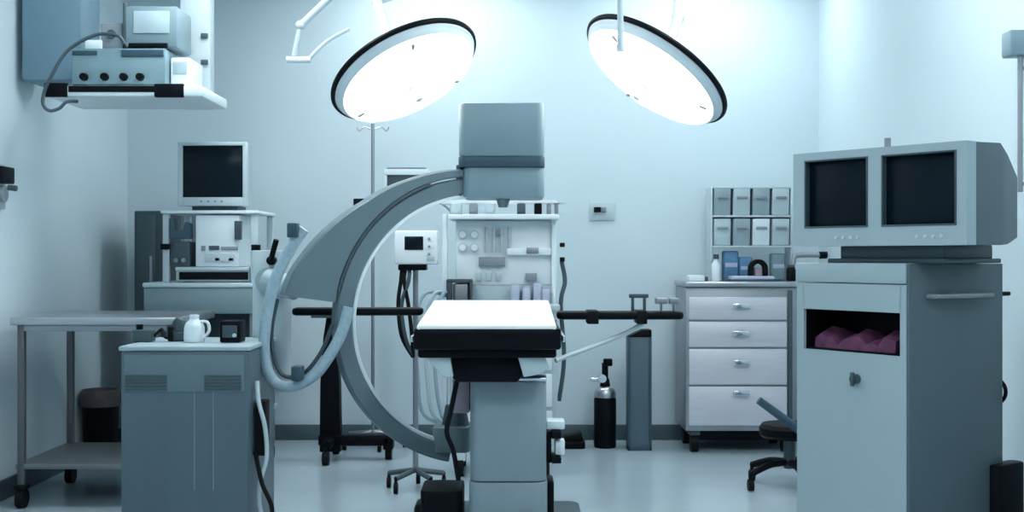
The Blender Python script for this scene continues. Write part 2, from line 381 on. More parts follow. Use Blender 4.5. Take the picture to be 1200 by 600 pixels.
MB().box(xl + .035, xr - .035, Y0 + .12, 6.84, .94, 1.04, .006).build('lower_bay', 'acryl', **W)
for px in (520, 650):
    x = X(px, Y0); MB().box(x - .014, x + .014, Y0 + .09, Y0 + .14, .12, 1.43, .006).build('side_post', 'white', **W)
MB().box(xl - .005, xr + .006, Y0 - .0, 6.9, 1.398, 1.425, .006).build('top_shelf', 'white', **W)
# rail, knobs and small units on top
MB().box(X(515, Y0), xr, Y0 + .12, Y0 + .16, 1.485, 1.505, .004).build('rail', 'white', **W)
for px, w, m in ((533, 14, 'cream'), (554, 10, 'knobgrey'), (574, 12, 'cream'), (611, 10, 'greyd'), (631, 9, 'black'), (644, 5, 'knobgrey'), (653, 4, 'knobgrey')):
    x = X(px, Y0); hw = w / 2 / 1400 * Y0
    MB().vbox(x - hw, x + hw, Y0 + .08, Y0 + .18, 1.425, 1.488, .01).cyl((x, Y0 + .08, 1.455), (x, Y0 + .06, 1.455), hw * .7).build('control_unit', m, **W)
# front panel: gauges, flow tubes, ventilator block and trays
yp = Y0 + .12
for px, py in ((542, 275), (556, 275), (542, 290), (556, 290)):
    x, z = X(px, yp), H(py, yp); g = MB().cyl((x, yp, z), (x, yp - .02, z), .024, n=24).build('gauge', 'acryl', **W)
    MB().cyl((x, yp - .02, z), (x, yp - .023, z), .018, n=24).build('dial', 'white', g)
for k in range(4):
    x = X(570 + k * 9, yp); MB().cyl((x, yp - .018, H(296, yp)), (x, yp - .018, H(266, yp)), .010, n=12).build('flow_tube', 'acryl', **W)
MB().box(X(561, yp), X(592, yp), yp - .03, yp + .002, H(312, yp), H(301, yp), .004).build('valve_block', 'knobgrey', **W)
MB().box(X(578, yp), X(590, yp), yp - .025, yp + .002, H(276, yp), H(270, yp), .003).build('valve_block', 'knobgrey', **W)
MB().box(X(594, yp), X(646, yp), yp - .035, yp + .002, H(299, yp), H(291, yp), .004).build('tray', 'white', **W)
MB().box(X(617, yp), X(631, yp), yp - .045, yp - .03, H(297, yp), H(290, yp), .003).build('tray_label', 'steeld', **W)
MB().box(X(616, yp), X(629, yp), yp - .03, yp + .002, H(329, yp), H(320, yp), .004).build('switch_block', 'knobgrey', **W)
for px in (561, 572, 584):
    x = X(px, yp); MB().box(x - .014, x + .014, yp - .02, yp + .002, H(329, yp), H(319, yp), .003).build('switch_block', 'acryl', **W)
for px in (657,):
    for py in (287, 304):
        x, z = X(px, yp), H(py, yp); MB().box(x - .005, x + .022, yp - .03, yp + .02, z - .012, z + .012, .004).build('side_plug', 'black', **W)
MB().tube([(X(658, yp), yp, H(306, yp)), (X(662, yp), yp, H(330, yp)), (X(657, yp), yp - .02, H(356, yp)), (X(661, yp), yp, H(420, yp)), (X(655, yp), yp, H(470, yp))], .012, 8).build('gas_hose', 'greyd', **W)
# unit with dark frame and pale pack on the work shelf
yw = Y0 + .02
fm = MB(); x0, x1 = X(523, yw), X(553, yw)
fm.box(x0, x0 + .03, yw, yw + .1, .94, 1.07, .004).box(x1 - .012, x1, yw, yw + .1, .94, 1.07, .004).box(x0, x1, yw, yw + .1, 1.055, 1.075, .004).build('absorber_frame', 'greyd', **W)
MB().vbox(x0 + .035, x1 - .016, yw + .01, yw + .09, .94, 1.05, .02).build('absorber', 'steeld', **W)
for k, (px, h_) in enumerate(((604, .085), (617, .07), (630, .09), (640, .06))):
    x = X(px, yw); MB().vbox(x - .022, x + .022, yw + .02, yw + .08, .94, .94 + h_ + .02, .012).build('vaporiser', 'lav', **W)
# display on an arm at the machine's left
ys = 6.85
ax = [(xl + .03, 6.80, 1.41), (xl - .05, ys, 1.50), (X(478, ys), ys + .02, 1.60)]
MB().tube(ax, .014, 8).build('display_arm', 'greyl', **W)
dm = MB().box(X(454, ys), X(501, ys), ys - .06, ys + .06, H(225, ys), H(197, ys), .010).build('display', 'greyd', **W)
MB().box(X(452, ys), X(503, ys), ys - .075, ys + .07, H(206, ys), H(199, ys), .004).box(X(452, ys), X(455, ys), ys - .07, ys - .05, H(226, ys), H(199, ys), .003).build('hood', 'white', dm)
for sx in (xl + .06, xr - .06):
    for sy in (6.52, 6.84):
        w = MB().cyl((sx - .016, sy, .05), (sx + .016, sy, .05), .05, n=20).build('caster', 'rubber', **W)
        MB().box(sx - .026, sx + .026, sy - .03, sy + .03, .085, .142, .004).build('fork', 'white', w)
# breathing hoses down the left
for k, (px, b_) in enumerate(((487, 500), (498, 505), (508, 490))):
    x = X(px, 6.35)
    MB().tube([(xl, 6.5, .98), (x + .05, 6.42, 1.0), (x, 6.37, .85), (x + .01, 6.37, .55), (x + .04, 6.4, .35), (xl + .005, 6.49, .28)], .010, 8).build('breathing_hose', ('pipe', 'cream', 'pipe')[k], **W)

# vital signs monitor on its stand
v = thing('vital_signs_monitor', 'white vital signs monitor on a rolling stand inside the curve of the x-ray arm', 'monitor', (X(487, 6.15), 6.15, 0))
W = dict(parent=v, world=True)
yv = 6.05; x0, x1 = X(462, yv), X(513, yv); z0, z1 = H(310, yv), H(270, yv)
hs = MB().box(x0, x1, yv, yv + .16, z0, z1, .012).build('monitor_case', 'white', **W)
MB().box(X(474, yv), X(496, yv), yv - .004, yv + .004, H(293, yv), H(277, yv), .003).build('screen', 'screen', **W)
for k in range(3):
    x = X(503, yv); z = H(280 + 9 * k, yv); MB().cyl((x, yv, z), (x, yv - .010, z), .007, n=12).build('knob', 'knobgrey', **W)
MB().box(X(500, yv), X(509, yv), yv - .003, yv + .003, H(306, yv), H(301, yv), .001).build('label_plate', 'acryl', **W)
MB().box(X(466, yv), X(499, yv), yv + .02, yv + .14, z0 - .03, z0, .006).build('mount_plate', 'black', **W)
MB().cyl((X(487, 6.15), 6.15, .10), (X(487, 6.15), 6.15, z0 - .02), .014).build('pole', 'steeld', **W)
for k in range(5):
    an = k * 2 * PI / 5 + .3; ex, ey = v.location.x + .15 * math.cos(an), 6.15 + .15 * math.sin(an)
    lg = MB().tube([(v.location.x, 6.15, .10), (ex, ey, .075)], .014, 8, smooth=False).build('leg', 'greyd', **W)
    MB().cyl((ex - .01, ey, .028), (ex + .01, ey, .028), .028, n=14).cyl((ex, ey, .03), (ex, ey, .08), .008, n=8).build('caster', 'rubber', lg)
for k, (px, e) in enumerate(((470, 466), (474, 478), (479, 470))):
    MB().tube([(X(px, yv), yv + .05, z0 - .025), (X(px - 1, yv), yv + .03, H(330, yv)), (X(e, yv), yv + .03, H(358, yv)), (X(e + 4, yv), yv + .04, H(395, yv)), (v.location.x - .012, 6.14, H(420, yv))], .010, 8).build('lead', 'rubber' if k < 2 else 'greyd', **W)

# drip stand
p = thing('drip_stand', 'thin steel drip stand rising behind the x-ray arm below the left lamp', 'drip stand', (X(437, 7.5), 7.5, 0))
MB().cyl((0, 0, .08), (0, 0, 2.03), .011).build('pole', 'steeld', p)
hk = MB()
for s in (-1, 1): hk.tube([(0, 0, 1.99), (s * .05, 0, 2.01), (s * .085, 0, 1.985), (s * .1, 0, 2.01)], .005, 6)
hk.build('hook', 'steel', p)
MB().box(-.12, -.05, -.03, .03, 1.495, 1.56, .006).cyl((-.05, 0, 1.53), (.02, 0, 1.53), .012).build('clamp', 'black', p)
for k in range(5):
    an = k * 2 * PI / 5; ex, ey = .2 * math.cos(an), .2 * math.sin(an)
    lg = MB().tube([(0, 0, .10), (ex, ey, .07)], .012, 8, smooth=False).build('leg', 'steeld', p)
    MB().cyl((ex - .01, ey, .028), (ex + .01, ey, .028), .028, n=14).cyl((ex, ey, .03), (ex, ey, .075), .008, n=8).build('caster', 'rubber', lg)

# black pedestal stand behind the x-ray arm
yq = 7.05
p = thing('pedestal_stand', 'black pedestal stand with a forward foot, behind the x-ray arm', 'stand', (X(388, yq), yq, 0))
MB().prism([(-.062, .05), (.062, .05), (.055, .45), (.035, .72), (.022, .84), (-.022, .84), (-.04, .72), (-.058, .45)], -.045, .045, .006).build('post', 'black', p)
MB().box(-.07, .35, -.05, .05, .085, .15, .012).box(.31, .37, -.05, .05, .06, .14, .012).build('foot', 'black', p)
MB().box(-.10, .10, -.12, .12, .84, .87, .006).build('tray', 'greyd', p)
MB().tube([(0, -.2, .11), (0, .2, .11)], .03, 8, smooth=False).build('cross_foot', 'black', p)
for x, y in ((0, -.2), (0, .2), (.34, 0)):
    MB().cyl((x - .018, y, .04), (x + .018, y, .04), .04, n=18).cyl((x, y, .04), (x, y, .10), .012, n=8).build('caster', 'rubber', p)

# ------------------------------------------------------------------ left: video trolley and what stands on it
yt = 6.50
tr = thing('video_trolley', 'pale equipment trolley with a deep white shelf edge, behind the x-ray cart', 'trolley', (X(237, yt), 6.80, 0))
W = dict(parent=tr, world=True)
xl, xr = X(168, yt), X(305, yt)
MB().box(xl - .004, xr + .004, yt - .01, 7.10, 1.028, 1.055, .008).build('work_shelf', 'cream', **W)
MB().box(xl, xr, yt, 7.10, .885, 1.03, .010).build('drawer_box', 'fascia', **W)
MB().box(xl + .03, xr - .03, 7.03, 7.05, .33, .885, .003).build('back_panel', 'greyd', **W)  # dark sheet added to darken the gap under the shelf
MB().box(xl + .02, xr - .02, yt + .05, 7.08, .30, .33, .005).build('lower_shelf', 'cream', **W)
MB().box(X(186, yt), X(301, yt), yt + .03, 7.02, 1.432, 1.45, .005).build('top_shelf', 'white', **W)
for px in (191, 295):
    for y in (yt + .07, 7.0):
        x = X(px, yt); MB().box(x - .018, x + .018, y - .018, y + .018, 1.055, 1.432, .004).build('upper_post', 'cream', **W)
for x in (xl + .05, xr - .05):
    for y in (yt + .07, 7.04):
        l = MB().box(x - .02, x + .02, y - .02, y + .02, .09, .885, .004).build('leg', 'steeld', **W)
        MB().cyl((x - .014, y, .045), (x + .014, y, .045), .045, n=18).build('caster', 'rubber', l)
for px, py in ((191, 289), (298, 290), (303, 312)):
    x, z = X(px, yt), H(py, yt); MB().box(x - .022, x + .026, yt + .02, yt + .05, z - .016, z + .016, .004).build('socket', 'black', **W)
MB().tube([(X(303, yt), yt + .04, H(312, yt)), (X(309, yt), yt + .02, H(330, yt)), (X(307, yt), yt + .0, H(352, yt)), (X(312, yt), yt, H(385, yt)), (X(304, yt), yt + .04, H(430, yt))], .010, 8).build('cable', 'greyd', **W)

yc = 6.55
m = thing('crt_monitor', 'pale boxy screen on top of the video trolley', 'monitor', (X(248, yc), yc + .17, 1.451))
W = dict(parent=m, world=True)
xl, xr = X(208, yc), X(289, yc); z0, z1 = 1.475, H(166, yc)
fr = MB()
sx0, sx1, sz0, sz1 = X(213.5, yc), X(284, yc), H(231, yc), H(170.5, yc)
fr.box(xl, sx0, yc, yc + .05, z0, z1, .006).box(sx1, xr, yc, yc + .05, z0, z1, .006).box(sx0 - .004, sx1 + .004, yc, yc + .05, z0, sz0, .006).box(sx0 - .004, sx1 + .004, yc, yc + .05, sz1, z1, .006)
fr.build('bezel', 'cream', **W)
MB().loft([[(xl + .005, yc + .05, z0 + .005), (xr - .005, yc + .05, z0 + .005), (xr - .005, yc + .05, z1 - .005), (xl + .005, yc + .05, z1 - .005)],
           [(xl + .01, yc + .18, z0 + .005), (xr - .01, yc + .18, z0 + .005), (xr - .01, yc + .18, z1 - .01), (xl + .01, yc + .18, z1 - .01)],
           [(xl + .07, yc + .34, z0 + .01), (xr - .07, yc + .34, z0 + .01), (xr - .07, yc + .34, z1 - .09), (xl + .07, yc + .34, z1 - .09)]]).build('case', 'greyl', **W)
MB().box(sx0 - .003, sx1 + .003, yc + .018, yc + .04, sz0 - .003, sz1 + .003, .006).build('screen', 'screen', **W)
MB().box(X(222, yc), X(276, yc), yc + .05, yc + .26, 1.451, 1.478, .004).build('foot', 'greyd', **W)
for k in range(4):
    x = X(236 + k * 8, yc); MB().cyl((x, yc, H(236, yc)), (x, yc - .006, H(236, yc)), .006, n=12).build('knob', 'knobgrey', **W)

r_ = thing('video_recorder', 'flat grey recorder with a dark slot, lowest on the video trolley', 'recorder', (X(252, yc), yc + .17, 1.056))
W = dict(parent=r_, world=True)
MB().box(X(206, yc), X(292, yc), yc, yc + .36, 1.06, 1.135, .005).build('recorder_case', 'greyl', **W)
MB().box(X(210, yc), X(291, yc), yc - .004, yc + .01, 1.070, 1.112, .002).build('front_slot', 'black', **W)
MB().box(X(206, yc), X(292, yc), yc - .01, yc + .36, 1.120, 1.140, .003).build('case_lid', 'cream', **W)
MB().box(X(212, yc), X(222, yc), yc + .04, yc + .3, 1.056, 1.061, .001).box(X(280, yc), X(290, yc), yc + .04, yc + .3, 1.056, 1.061, .001).build('foot', 'rubber', **W)
w_ = thing('light_source', 'white light source box between the posts of the video trolley', 'medical device', (X(257, yc), yc + .17, 1.141))
W = dict(parent=w_, world=True)
MB().box(X(229, yc), X(281, yc), yc + .0, yc + .30, 1.141, 1.425, .008).build('device_case', 'white', **W)
for (x0, x1, y0, y1, mm) in ((236, 241, 288, 294, 'knobgrey'), (245, 257, 288, 293, 'greyd'), (259, 279, 289, 293, 'steeld'), (240, 275, 297, 307, 'cream'), (252, 258, 302, 306, 'knobgrey'), (268, 274, 302, 306, 'knobgrey')):
    MB().box(X(x0, yc), X(x1, yc), yc - .008, yc + .002, H(y1, yc), H(y0, yc), .002).build('control', mm, **W)
MB().box(X(276, yc), X(283, yc), yc - .03, yc + .02, H(281, yc), H(259, yc), .004).build('side_bracket', 'greyd', **W)
k_ = thing('camera_controller', 'dark grey camera unit left of the white light source on the trolley', 'medical device', (X(212, yc), yc + .17, 1.141))
W = dict(parent=k_, world=True)
MB().box(X(199, yc), X(222, yc), yc + .01, yc + .28, 1.141, H(283, yc), .006).build('device_case', 'greyd', **W)
MB().prism([(X(199, yc), H(280, yc)), (X(224, yc), H(280, yc)), (X(224, yc), H(262, yc)), (X(217, yc), H(260, yc)), (X(215, yc), H(270, yc)), (X(206, yc), H(270, yc)), (X(204, yc), H(256, yc)), (X(199, yc), H(256, yc))], yc - .01, yc + .05, .003).build('camera_cradle', 'stripe', **W)
for k in range(2): MB().cyl((X(206 + 9 * k, yc), yc + .01, H(305, yc)), (X(206 + 9 * k, yc), yc - .005, H(305, yc)), .012, n=14).build('knob', 'knobgrey', **W)

# dark cabinet in the back corner
k_ = thing('equipment_cabinet', 'tall dark cabinet in the back corner, left of the video trolley', 'cabinet', (-2.14, 7.48, 0))
W = dict(parent=k_, world=True)
MB().box(X(157, 7.3), X(212, 7.3), 7.3, 7.72, .06, H(247, 7.3), .01).build('cabinet_body', 'greyd', **W)
MB().box(X(160, 7.28), X(182, 7.28), 7.282, 7.30, .12, H(252, 7.28), .004).build('door', 'greyd', **W)
MB().box(X(176, 7.28), X(179, 7.28), 7.262, 7.284, H(330, 7.28), H(300, 7.28), .003).build('handle', 'steeld', **W)
MB().box(X(160, 7.3), X(209, 7.3), 7.34, 7.70, 0, .06, .004).build('plinth', 'black', **W)

# steel instrument table at the left wall
it = thing('instrument_table', 'long steel instrument table against the left-hand wall', 'table', (-2.0, 6.05, 0))
W = dict(parent=it, world=True)
xl, xr = X(11, 5.66), X(11, 5.66) + .80; ya, yb = 5.66, 6.36
MB().box(xl, xr, ya, yb, .872, .91, .006).build('table_top', 'steel', **W)
for y in (ya + .02, yb - .04): MB().box(xl + .035, xr - .035, y, y + .02, .842, .872, .002).build('apron', 'steeld', **W)
MB().box(xl + .02, xr - .02, ya + .02, yb - .02, .185, .212, .004).build('lower_shelf', 'shelfsteel', **W)
for x in (xl + .045, xr - .045):
    for y in (ya + .035, yb - .035):
        l = MB().box(x - .017, x + .017, y - .017, y + .017, .10, .875, .005).build('leg', 'legsteel', **W)
        MB().cyl((x - .018, y, .045), (x + .018, y, .045), .045, n=20).box(x - .028, x + .028, y - .03, y + .03, .088, .112, .004).build('caster', 'rubber', l)
# bin behind it
bn = thing('waste_bin', 'dark bagged bin on the floor behind the instrument table', 'bin', (X(118, 6.95), 6.95, 0))
MB().lathe([(0, 0), (.085, 0), (.09, .02), (.105, .38), (.11, .40), (.10, .40), (.088, .05), (0, .05)], n=32).build('bin_body', 'black', bn)
MB().lathe([(.112, .33), (.116, .36), (.113, .41), (.104, .425), (.098, .40), (.09, .30), (0, .26)], n=32).build('bag', 'amber', bn)

# ------------------------------------------------------------------ upper left: ceiling supply pendant
yp = 5.85; zsh = H(100, yp - .1) + .001
sp = thing('supply_pendant', 'blue-grey ceiling supply pendant carrying a shelf, high on the left', 'pendant', (-1.95, 6.1, ZC))
W = dict(parent=sp, world=True)
MB().box(X(25, 6.02), X(95, 6.02), 6.02, 6.30, H(94, 6.02), ZC, .012).build('duct', 'bluegrey', **W)
MB().box(X(61, yp), X(243, yp), yp - .1, 6.26, H(113, yp - .1), zsh - .001, .010).build('equipment_shelf', 'white', **W)
MB().box(X(61, yp), X(88, yp), yp - .106, yp - .08, H(113.5, yp - .1), H(97, yp - .1), .006).build('shelf_bumper', 'black', **W)
MB().box(X(188, yp), X(222, yp), yp - .106, yp - .08, H(114, yp - .1), H(98, yp - .1), .006).build('shelf_bumper', 'black', **W)
MB().box(X(89, yp), X(196, yp), yp - .104, yp - .09, H(108, yp - .1), H(100.5, yp - .1), .003).build('shelf_bumper', 'black', **W)
MB().box(X(212, 6.22), X(247, 6.22), 6.20, 6.30, H(126, 6.2), ZC, .008).build('service_panel', 'cream', **W)
for py in (42, 73, 112, 121):
    z = H(py, 6.2); MB().box(X(236, 6.2), X(244, 6.2), 6.185, 6.2055, z - .012, z + .012, .003).build('outlet', 'greyd', **W)
MB().box(X(85, 6.15), X(225, 6.15), 6.10, 6.20, 2.88, 2.96, .01).build('cross_arm', 'cream', **W)
dv = thing('electrosurgery_unit', 'wide dark grey unit with four black knobs on the ceiling pendant shelf', 'medical device', (X(153, yp), yp + .1, zsh))
W = dict(parent=dv, world=True)
MB().box(X(89, yp), X(198, yp), yp - .06, yp + .30, zsh + .01, H(59, yp), .008).build('unit_case', 'teal', **W)
MB().box(X(90, yp), X(119, yp), yp - .066, yp - .055, H(67, yp), H(62, yp), .002).box(X(147, yp), X(196, yp), yp - .066, yp - .055, H(69, yp), H(61, yp), .002).build('display_strip', 'stripe', **W)
for px in (104, 128, 150, 169):
    x, z = X(px, yp), H(92.5, yp); MB().cyl((x, yp - .06, z), (x, yp - .085, z), .020, .017, n=18).build('knob', 'black', **W)
for px in (96, 190):
    x = X(px, yp); MB().box(x - .03, x + .03, yp - .04, yp + .25, zsh, zsh + .011, .002).build('foot', 'rubber', **W)
d2 = thing('infusion_unit', 'upright pale blue-grey unit stacked on the dark unit of the ceiling pendant', 'medical device', (X(180, yp), yp + .12, H(59, yp) + .001))
W = dict(parent=d2, world=True); zb = H(59, yp) + .001
MB().box(X(147, yp), X(209, yp), yp - .02, yp + .24, zb + .012, H(8, yp), .010).build('unit_case', 'detect', **W)
MB().box(X(146, yp), X(149, yp), yp - .028, yp + .1, zb + .02, H(5, yp), .002).build('side_plate', 'greyd', **W)
MB().box(X(158, yp), X(200, yp), yp - .026, yp - .018, H(40, yp), H(14, yp), .003).build('front_panel', 'acryl', **W)
MB().box(X(152, yp), X(180, yp), yp - .03, yp + .2, zb, zb + .018, .003).build('foot', 'black', **W)
d3 = thing('small_power_unit', 'small grey box left of the upright unit on the ceiling pendant', 'medical device', (X(128, yp), yp + .1, H(59, yp) + .001))
W = dict(parent=d3, world=True)
MB().box(X(118, yp), X(144, yp), yp, yp + .2, zb, H(27, yp), .006).build('unit_case', 'knobgrey', **W)
MB().box(X(100, yp), X(120, yp), yp - .01, yp + .15, zb, H(47, yp), .006).build('side_module', 'white', **W)
MB().cyl((X(131, yp), yp, H(40, yp)), (X(131, yp), yp - .015, H(40, yp)), .02).build('knob', 'greyd', **W)
d4 = thing('monitor_module', 'white module at the right end of the ceiling pendant shelf', 'medical device', (X(211, yp), yp + .1, zsh))
MB().box(-.047, .047, -.10, .15, 0, .15, .008).build('module_case', 'white', d4)
MB().box(-.034, .034, -.106, -.098, .07, .13, .003).build('front_panel', 'acryl', d4)
yy = yp - .09
cable('hanging_cable', 'black cable looping over the left of the ceiling pendant shelf',
      [(X(146, yy), yp - .085, zb + .012), (X(140, yy), yy, H(43, yy)), (X(128, yy), yy, H(40, yy)), (X(112, yy), yy, H(41, yy)), (X(92, yy), yy - .02, H(52, yy)), (X(78, yy), yy - .03, H(65, yy)), (X(68, yy), yy - .05, H(85, yy)), (X(58, yy), yy - .05, H(105, yy)), (X(55, yy), yy - .05, H(122, yy)), (X(62, yy), yy - .05, H(131, yy)), (X(72, yy), yy - .03, H(128, yy)), (X(80, yy), yy - .02, H(120, yy)), (X(88, yy), yy + .03, H(115, yy) - .012)], .0085, 'greyd')
cable('coiled_cable', 'short black cable lying across the top of the dark pendant unit',
      [(X(148, yy), yp - .046, zb + .0145), (X(160, yy), yp - .047, zb + .0145), (X(172, yy), yp - .046, zb + .0145), (X(184, yy), yp - .047, zb + .0145), (X(193, yy), yp - .046, zb + .0145)], .013, 'black')

# ------------------------------------------------------------------ surgical lamps
def lamp(name, label, cx, cy, Y, n, R, arm_pts, handle_side):
    cpos = Vector((X(cx, Y), Y, H(cy, Y)))
    r = thing(name, label, 'surgical lamp', (cpos.x, cpos.y, ZC))
    W = dict(parent=r, world=True)
    n = Vector(n).normalized()
    q = n.to_track_quat('Z', 'Y').to_matrix().to_4x4()
    Mx = Matrix.Translation(cpos) @ q          # local +z = direction of the light
    MB().lathe([(0, -.11), (R * .35, -.105), (R * .75, -.075), (R * .96, -.03), (R, -.005), (R * .985, .006), (R * .95, .0), (0, -.02)], Mx, 64).build('lamp_dome', 'white', **W)
    rim = MB()
    b = bmesh.new(); nn, mm = 72, 8; g = []
    for i in range(nn):
        a = 2 * PI * i / nn; rr = []
        for k in range(mm):
            f = 2 * PI * k / mm; rad = R + .004 + .011 * math.cos(f)
            rr.append(b.verts.new((rad * math.cos(a), rad * math.sin(a), -.018 + .013 * math.sin(f))))
        g.append(rr)
    for i in range(nn):
        for k in range(mm): b.faces.new((g[i][k], g[(i + 1) % nn][k], g[(i + 1) % nn][(k + 1) % mm], g[i][(k + 1) % mm]))
    bmesh.ops.recalc_face_normals(b, faces=b.faces)
    rim._merge(b, Mx); rim.build('rim', 'black', **W)
    MB().lathe([(R * .985, -.002), (R * .965, .014), (R * .93, .030), (R * .915, .026), (R * .90, .0)], Mx, 64).build('lens_ring', 'white', **W)
    ln = MB().lathe([(0, .066), (R * .4, .062), (R * .7, .050), (R * .87, .034), (R * .925, .024), (R * .925, .016), (0, .016)], Mx, 64).build('lens', 'lens', **W)
    for k in range(6):
        a = k * PI / 3 + .4; px, py = R * .58 * math.cos(a), R * .58 * math.sin(a)
        MB().lathe([(0, .012), (.06, .010), (.066, .0), (0, -.004)], Mx @ Matrix.Translation((px, py, .046)), 24).build('bulb_window', 'pod', ln)
    MB().lathe([(.028, .055), (.026, .08), (.017, .09), (.017, .145), (.0, .15)], Mx, 20).build('grip', 'white', **W)
    for k in range(3):
        a = k * 2 * PI / 3 + handle_side
        MB().box(-.018, .018, -.008, .008, .0, .012, .003, mtx=Mx @ Matrix.Translation((R * .8 * math.cos(a), R * .8 * math.sin(a), .036)) @ Matrix.Rotation(a, 4, 'Z')).build('catch', 'knobgrey', **W)
    bk = cpos - n * .10
    P = [Vector(p) for p in arm_pts]
    MB().sphere(bk, .05).cyl(bk, P[0], .024, .024).build('yoke', 'white', **W)
    for i in range(len(P) - 1):
        s = MB().cyl(P[i], P[i + 1], .024, .024); s.sphere(P[i], .032).build('suspension_arm', 'white', **W)
    MB().cyl((P[-1].x, P[-1].y, ZC - .05), (P[-1].x, P[-1].y, ZC), .11, .12, 32).build('canopy', 'white', **W)
    return r
YL = 5.35
lamp('surgical_lamp', 'lit round lamp above the x-ray arm, tilted down towards the right', 476, 87, YL, (.44, -.32, -.84), .340,
     [(X(455, YL + .1), YL + .15, 2.20), (X(440, YL + .3), YL + .35, 2.42), (-.15, YL + .5, 2.62), (.14, YL + .55, 2.75), (.14, YL + .55, ZC - .02)], .2)
lamp('surgical_lamp', 'lit round lamp above the right of the table, tilted down towards the left', 766, 86, YL, (-.56, -.20, -.80), .352,
     [(X(800, YL), YL + .15, 2.30), (X(800, YL + .2), YL + .3, 2.52), (.60, YL + .5, 2.62), (.40, YL + .55, 2.75), (.40, YL + .55, ZC - .02)], 1.2)
# white ceiling arm reaching down beside the left lamp
ca = thing('jointed_camera_boom', 'slim white jointed ceiling arm left of the lit lamps', 'ceiling arm', (X(388, 5.9), 5.9, ZC))
W = dict(parent=ca, world=True)
ya = 5.9
MB().cyl((X(388, ya), ya, ZC - .04), (X(388, ya), ya, ZC), .08, .09, 28).cyl((X(388, ya), ya, H(-4, ya)), (X(388, ya), ya, ZC - .03), .02).build('drop_tube', 'white', **W)
MB().cyl((X(388, ya), ya, H(-4, ya)), (X(352, ya), ya, H(30, ya)), .017).cyl((X(352, ya), ya, H(30, ya)), (X(345, ya), ya, H(66, ya)), .014).sphere((X(352, ya), ya, H(30, ya)), .024).build('jointed_arm', 'cream', **W)
MB().cyl((X(336, ya), ya, H(70, ya)), (X(364, ya), ya, H(70, ya)), .016).build('hand_grip', 'white', **W)
MB().tube([(X(362, ya), ya, H(69, ya)), (X(382, ya), ya + .02, H(48, ya)), (X(408, ya), ya + .04, H(32, ya))], .010, 8).build('camera_lead', 'cream', **W)
# thin suspension tube in front of the right lamp
st = thing('suspension_tube', 'thin pale tube hanging from ceiling in front of the right lamp', 'ceiling tube', (X(727, 5.0), 5.0, ZC))
MB().cyl((0, 0, H(52, 5.0) - ZC), (0, 0, 0), .013).build('tube', 'cream', st)
MB().cyl((0, 0, -.03), (0, 0, 0), .05, .06, 24).build('canopy', 'white', st)
MB().cyl((0, 0, H(60, 5.0) - ZC), (0, 0, H(52, 5.0) - ZC), .017, .017).build('end_cap', 'cream', st)

# ------------------------------------------------------------------ right: drawer cart
dc = thing('drawer_cart', 'stainless four-drawer cart against the back wall beside the console', 'cart', (1.415, 7.48, 0))
W = dict(parent=dc, world=True)
yd = 7.25; xl, xr = X(804, yd), X(935, yd)
MB().box(xl, xr, yd + .02, 7.72, .135, 1.01, .006).build('cart_body', 'steeld', **W)
MB().box(xl - .006, xr + .006, yd - .01, 7.73, 1.012, 1.045, .006).build('cart_top', 'steel', **W)
edges = [347, 376, 408, 452, 500]
for k in range(4):
    z1, z0 = H(edges[k], yd) - .006, H(edges[k + 1], yd) + .006
    dr = MB().box(xl + .018, xr - .065, yd, yd + .022, z0, z1, .006).build('drawer', 'drawer', **W)
    hx = X(868, yd); hz = H((358, 390, 424, 460)[k], yd)
    MB().box(hx - .05, hx + .05, yd - .028, yd - .018, hz - .018, hz + .012, .004).box(hx - .045, hx - .03, yd - .02, yd + .002, hz - .006, hz + .01, .002).box(hx + .03, hx + .045, yd - .02, yd + .002, hz - .006, hz + .01, .002).build('handle', 'chrome', dr)
MB().box(xr - .055, xr - .03, yd + .008, yd + .024, .16, .99, .003).build('lock_bar', 'greyd', **W)
for x in (xl + .06, xr - .06):
    for y in (yd + .08, 7.66):
        w = MB().cyl((x - .022, y, .055), (x + .022, y, .055), .055, n=20).build('caster', 'rubber', **W)
        MB().box(x - .032, x + .032, y - .04, y + .04, .105, .14, .004).build('fork', 'greyd', w)
MB().box(xl + .03, xr - .03, yd + .05, 7.70, .10, .137, .004).build('undercarriage', 'black', **W)
yh = 7.35
MB().tube([(xr - .02, yh, 1.03), (xr + .0, yh, 1.18), (xr + .03, yh, 1.205), (X(963, yh), yh, 1.205)], .016, 10).build('push_handle', 'steeld', **W)
MB().cyl((X(960, yh), yh, 1.205), (X(969, yh), yh, 1.205), .022).build('handle_cap', 'black', **W)

yr = 7.45
rk = thing('bin_rack', 'clear-fronted rack of small tilting bins raised above the drawer cart', 'rack', (X(880, yr), yr + .1, 1.0465))
W = dict(parent=rk, world=True)
xl, xr = X(833, yr), X(929, yr); z0, z1 = H(290, yr), H(219, yr)
MB().box(xl, xr, yr + .16, yr + .175, z0, z1, .003).build('back_panel', 'binfront', **W)
for x in (xl, xr - .012): MB().box(x, x + .012, yr, yr + .17, 1.0465, z1, .003).build('side_panel', 'binfront', **W)
for z in (z0, (z0 + z1) / 2, z1 - .01): MB().box(xl + .012, xr - .012, yr, yr + .17, z, z + .012, .002).build('shelf', 'binfront', **W)
bw = (xr - xl - .024) / 4
for rrow in range(2):
    for k in range(4):
        x0 = xl + .012 + k * bw + .008; zz = (z0, (z0 + z1) / 2)[rrow] + .014
        bb = MB().prism([(0, 0), (.12, 0), (.12, .165), (-.02, .165)], 0, bw - .016, .004, Matrix.Translation((x0 + bw - .016, yr + .02, zz)) @ Matrix.Rotation(PI / 2, 4, 'Z')).build('bin', ('binfront', 'bindark', 'white', 'binfront', 'bindark', 'binfront', 'bindark', 'binfront')[rrow * 4 + k], **W)
        MB().box(x0 + .02, x0 + bw - .036, yr - .018, yr - .002, zz + .10, zz + .115, .003).build('pull', 'knobgrey', bb)
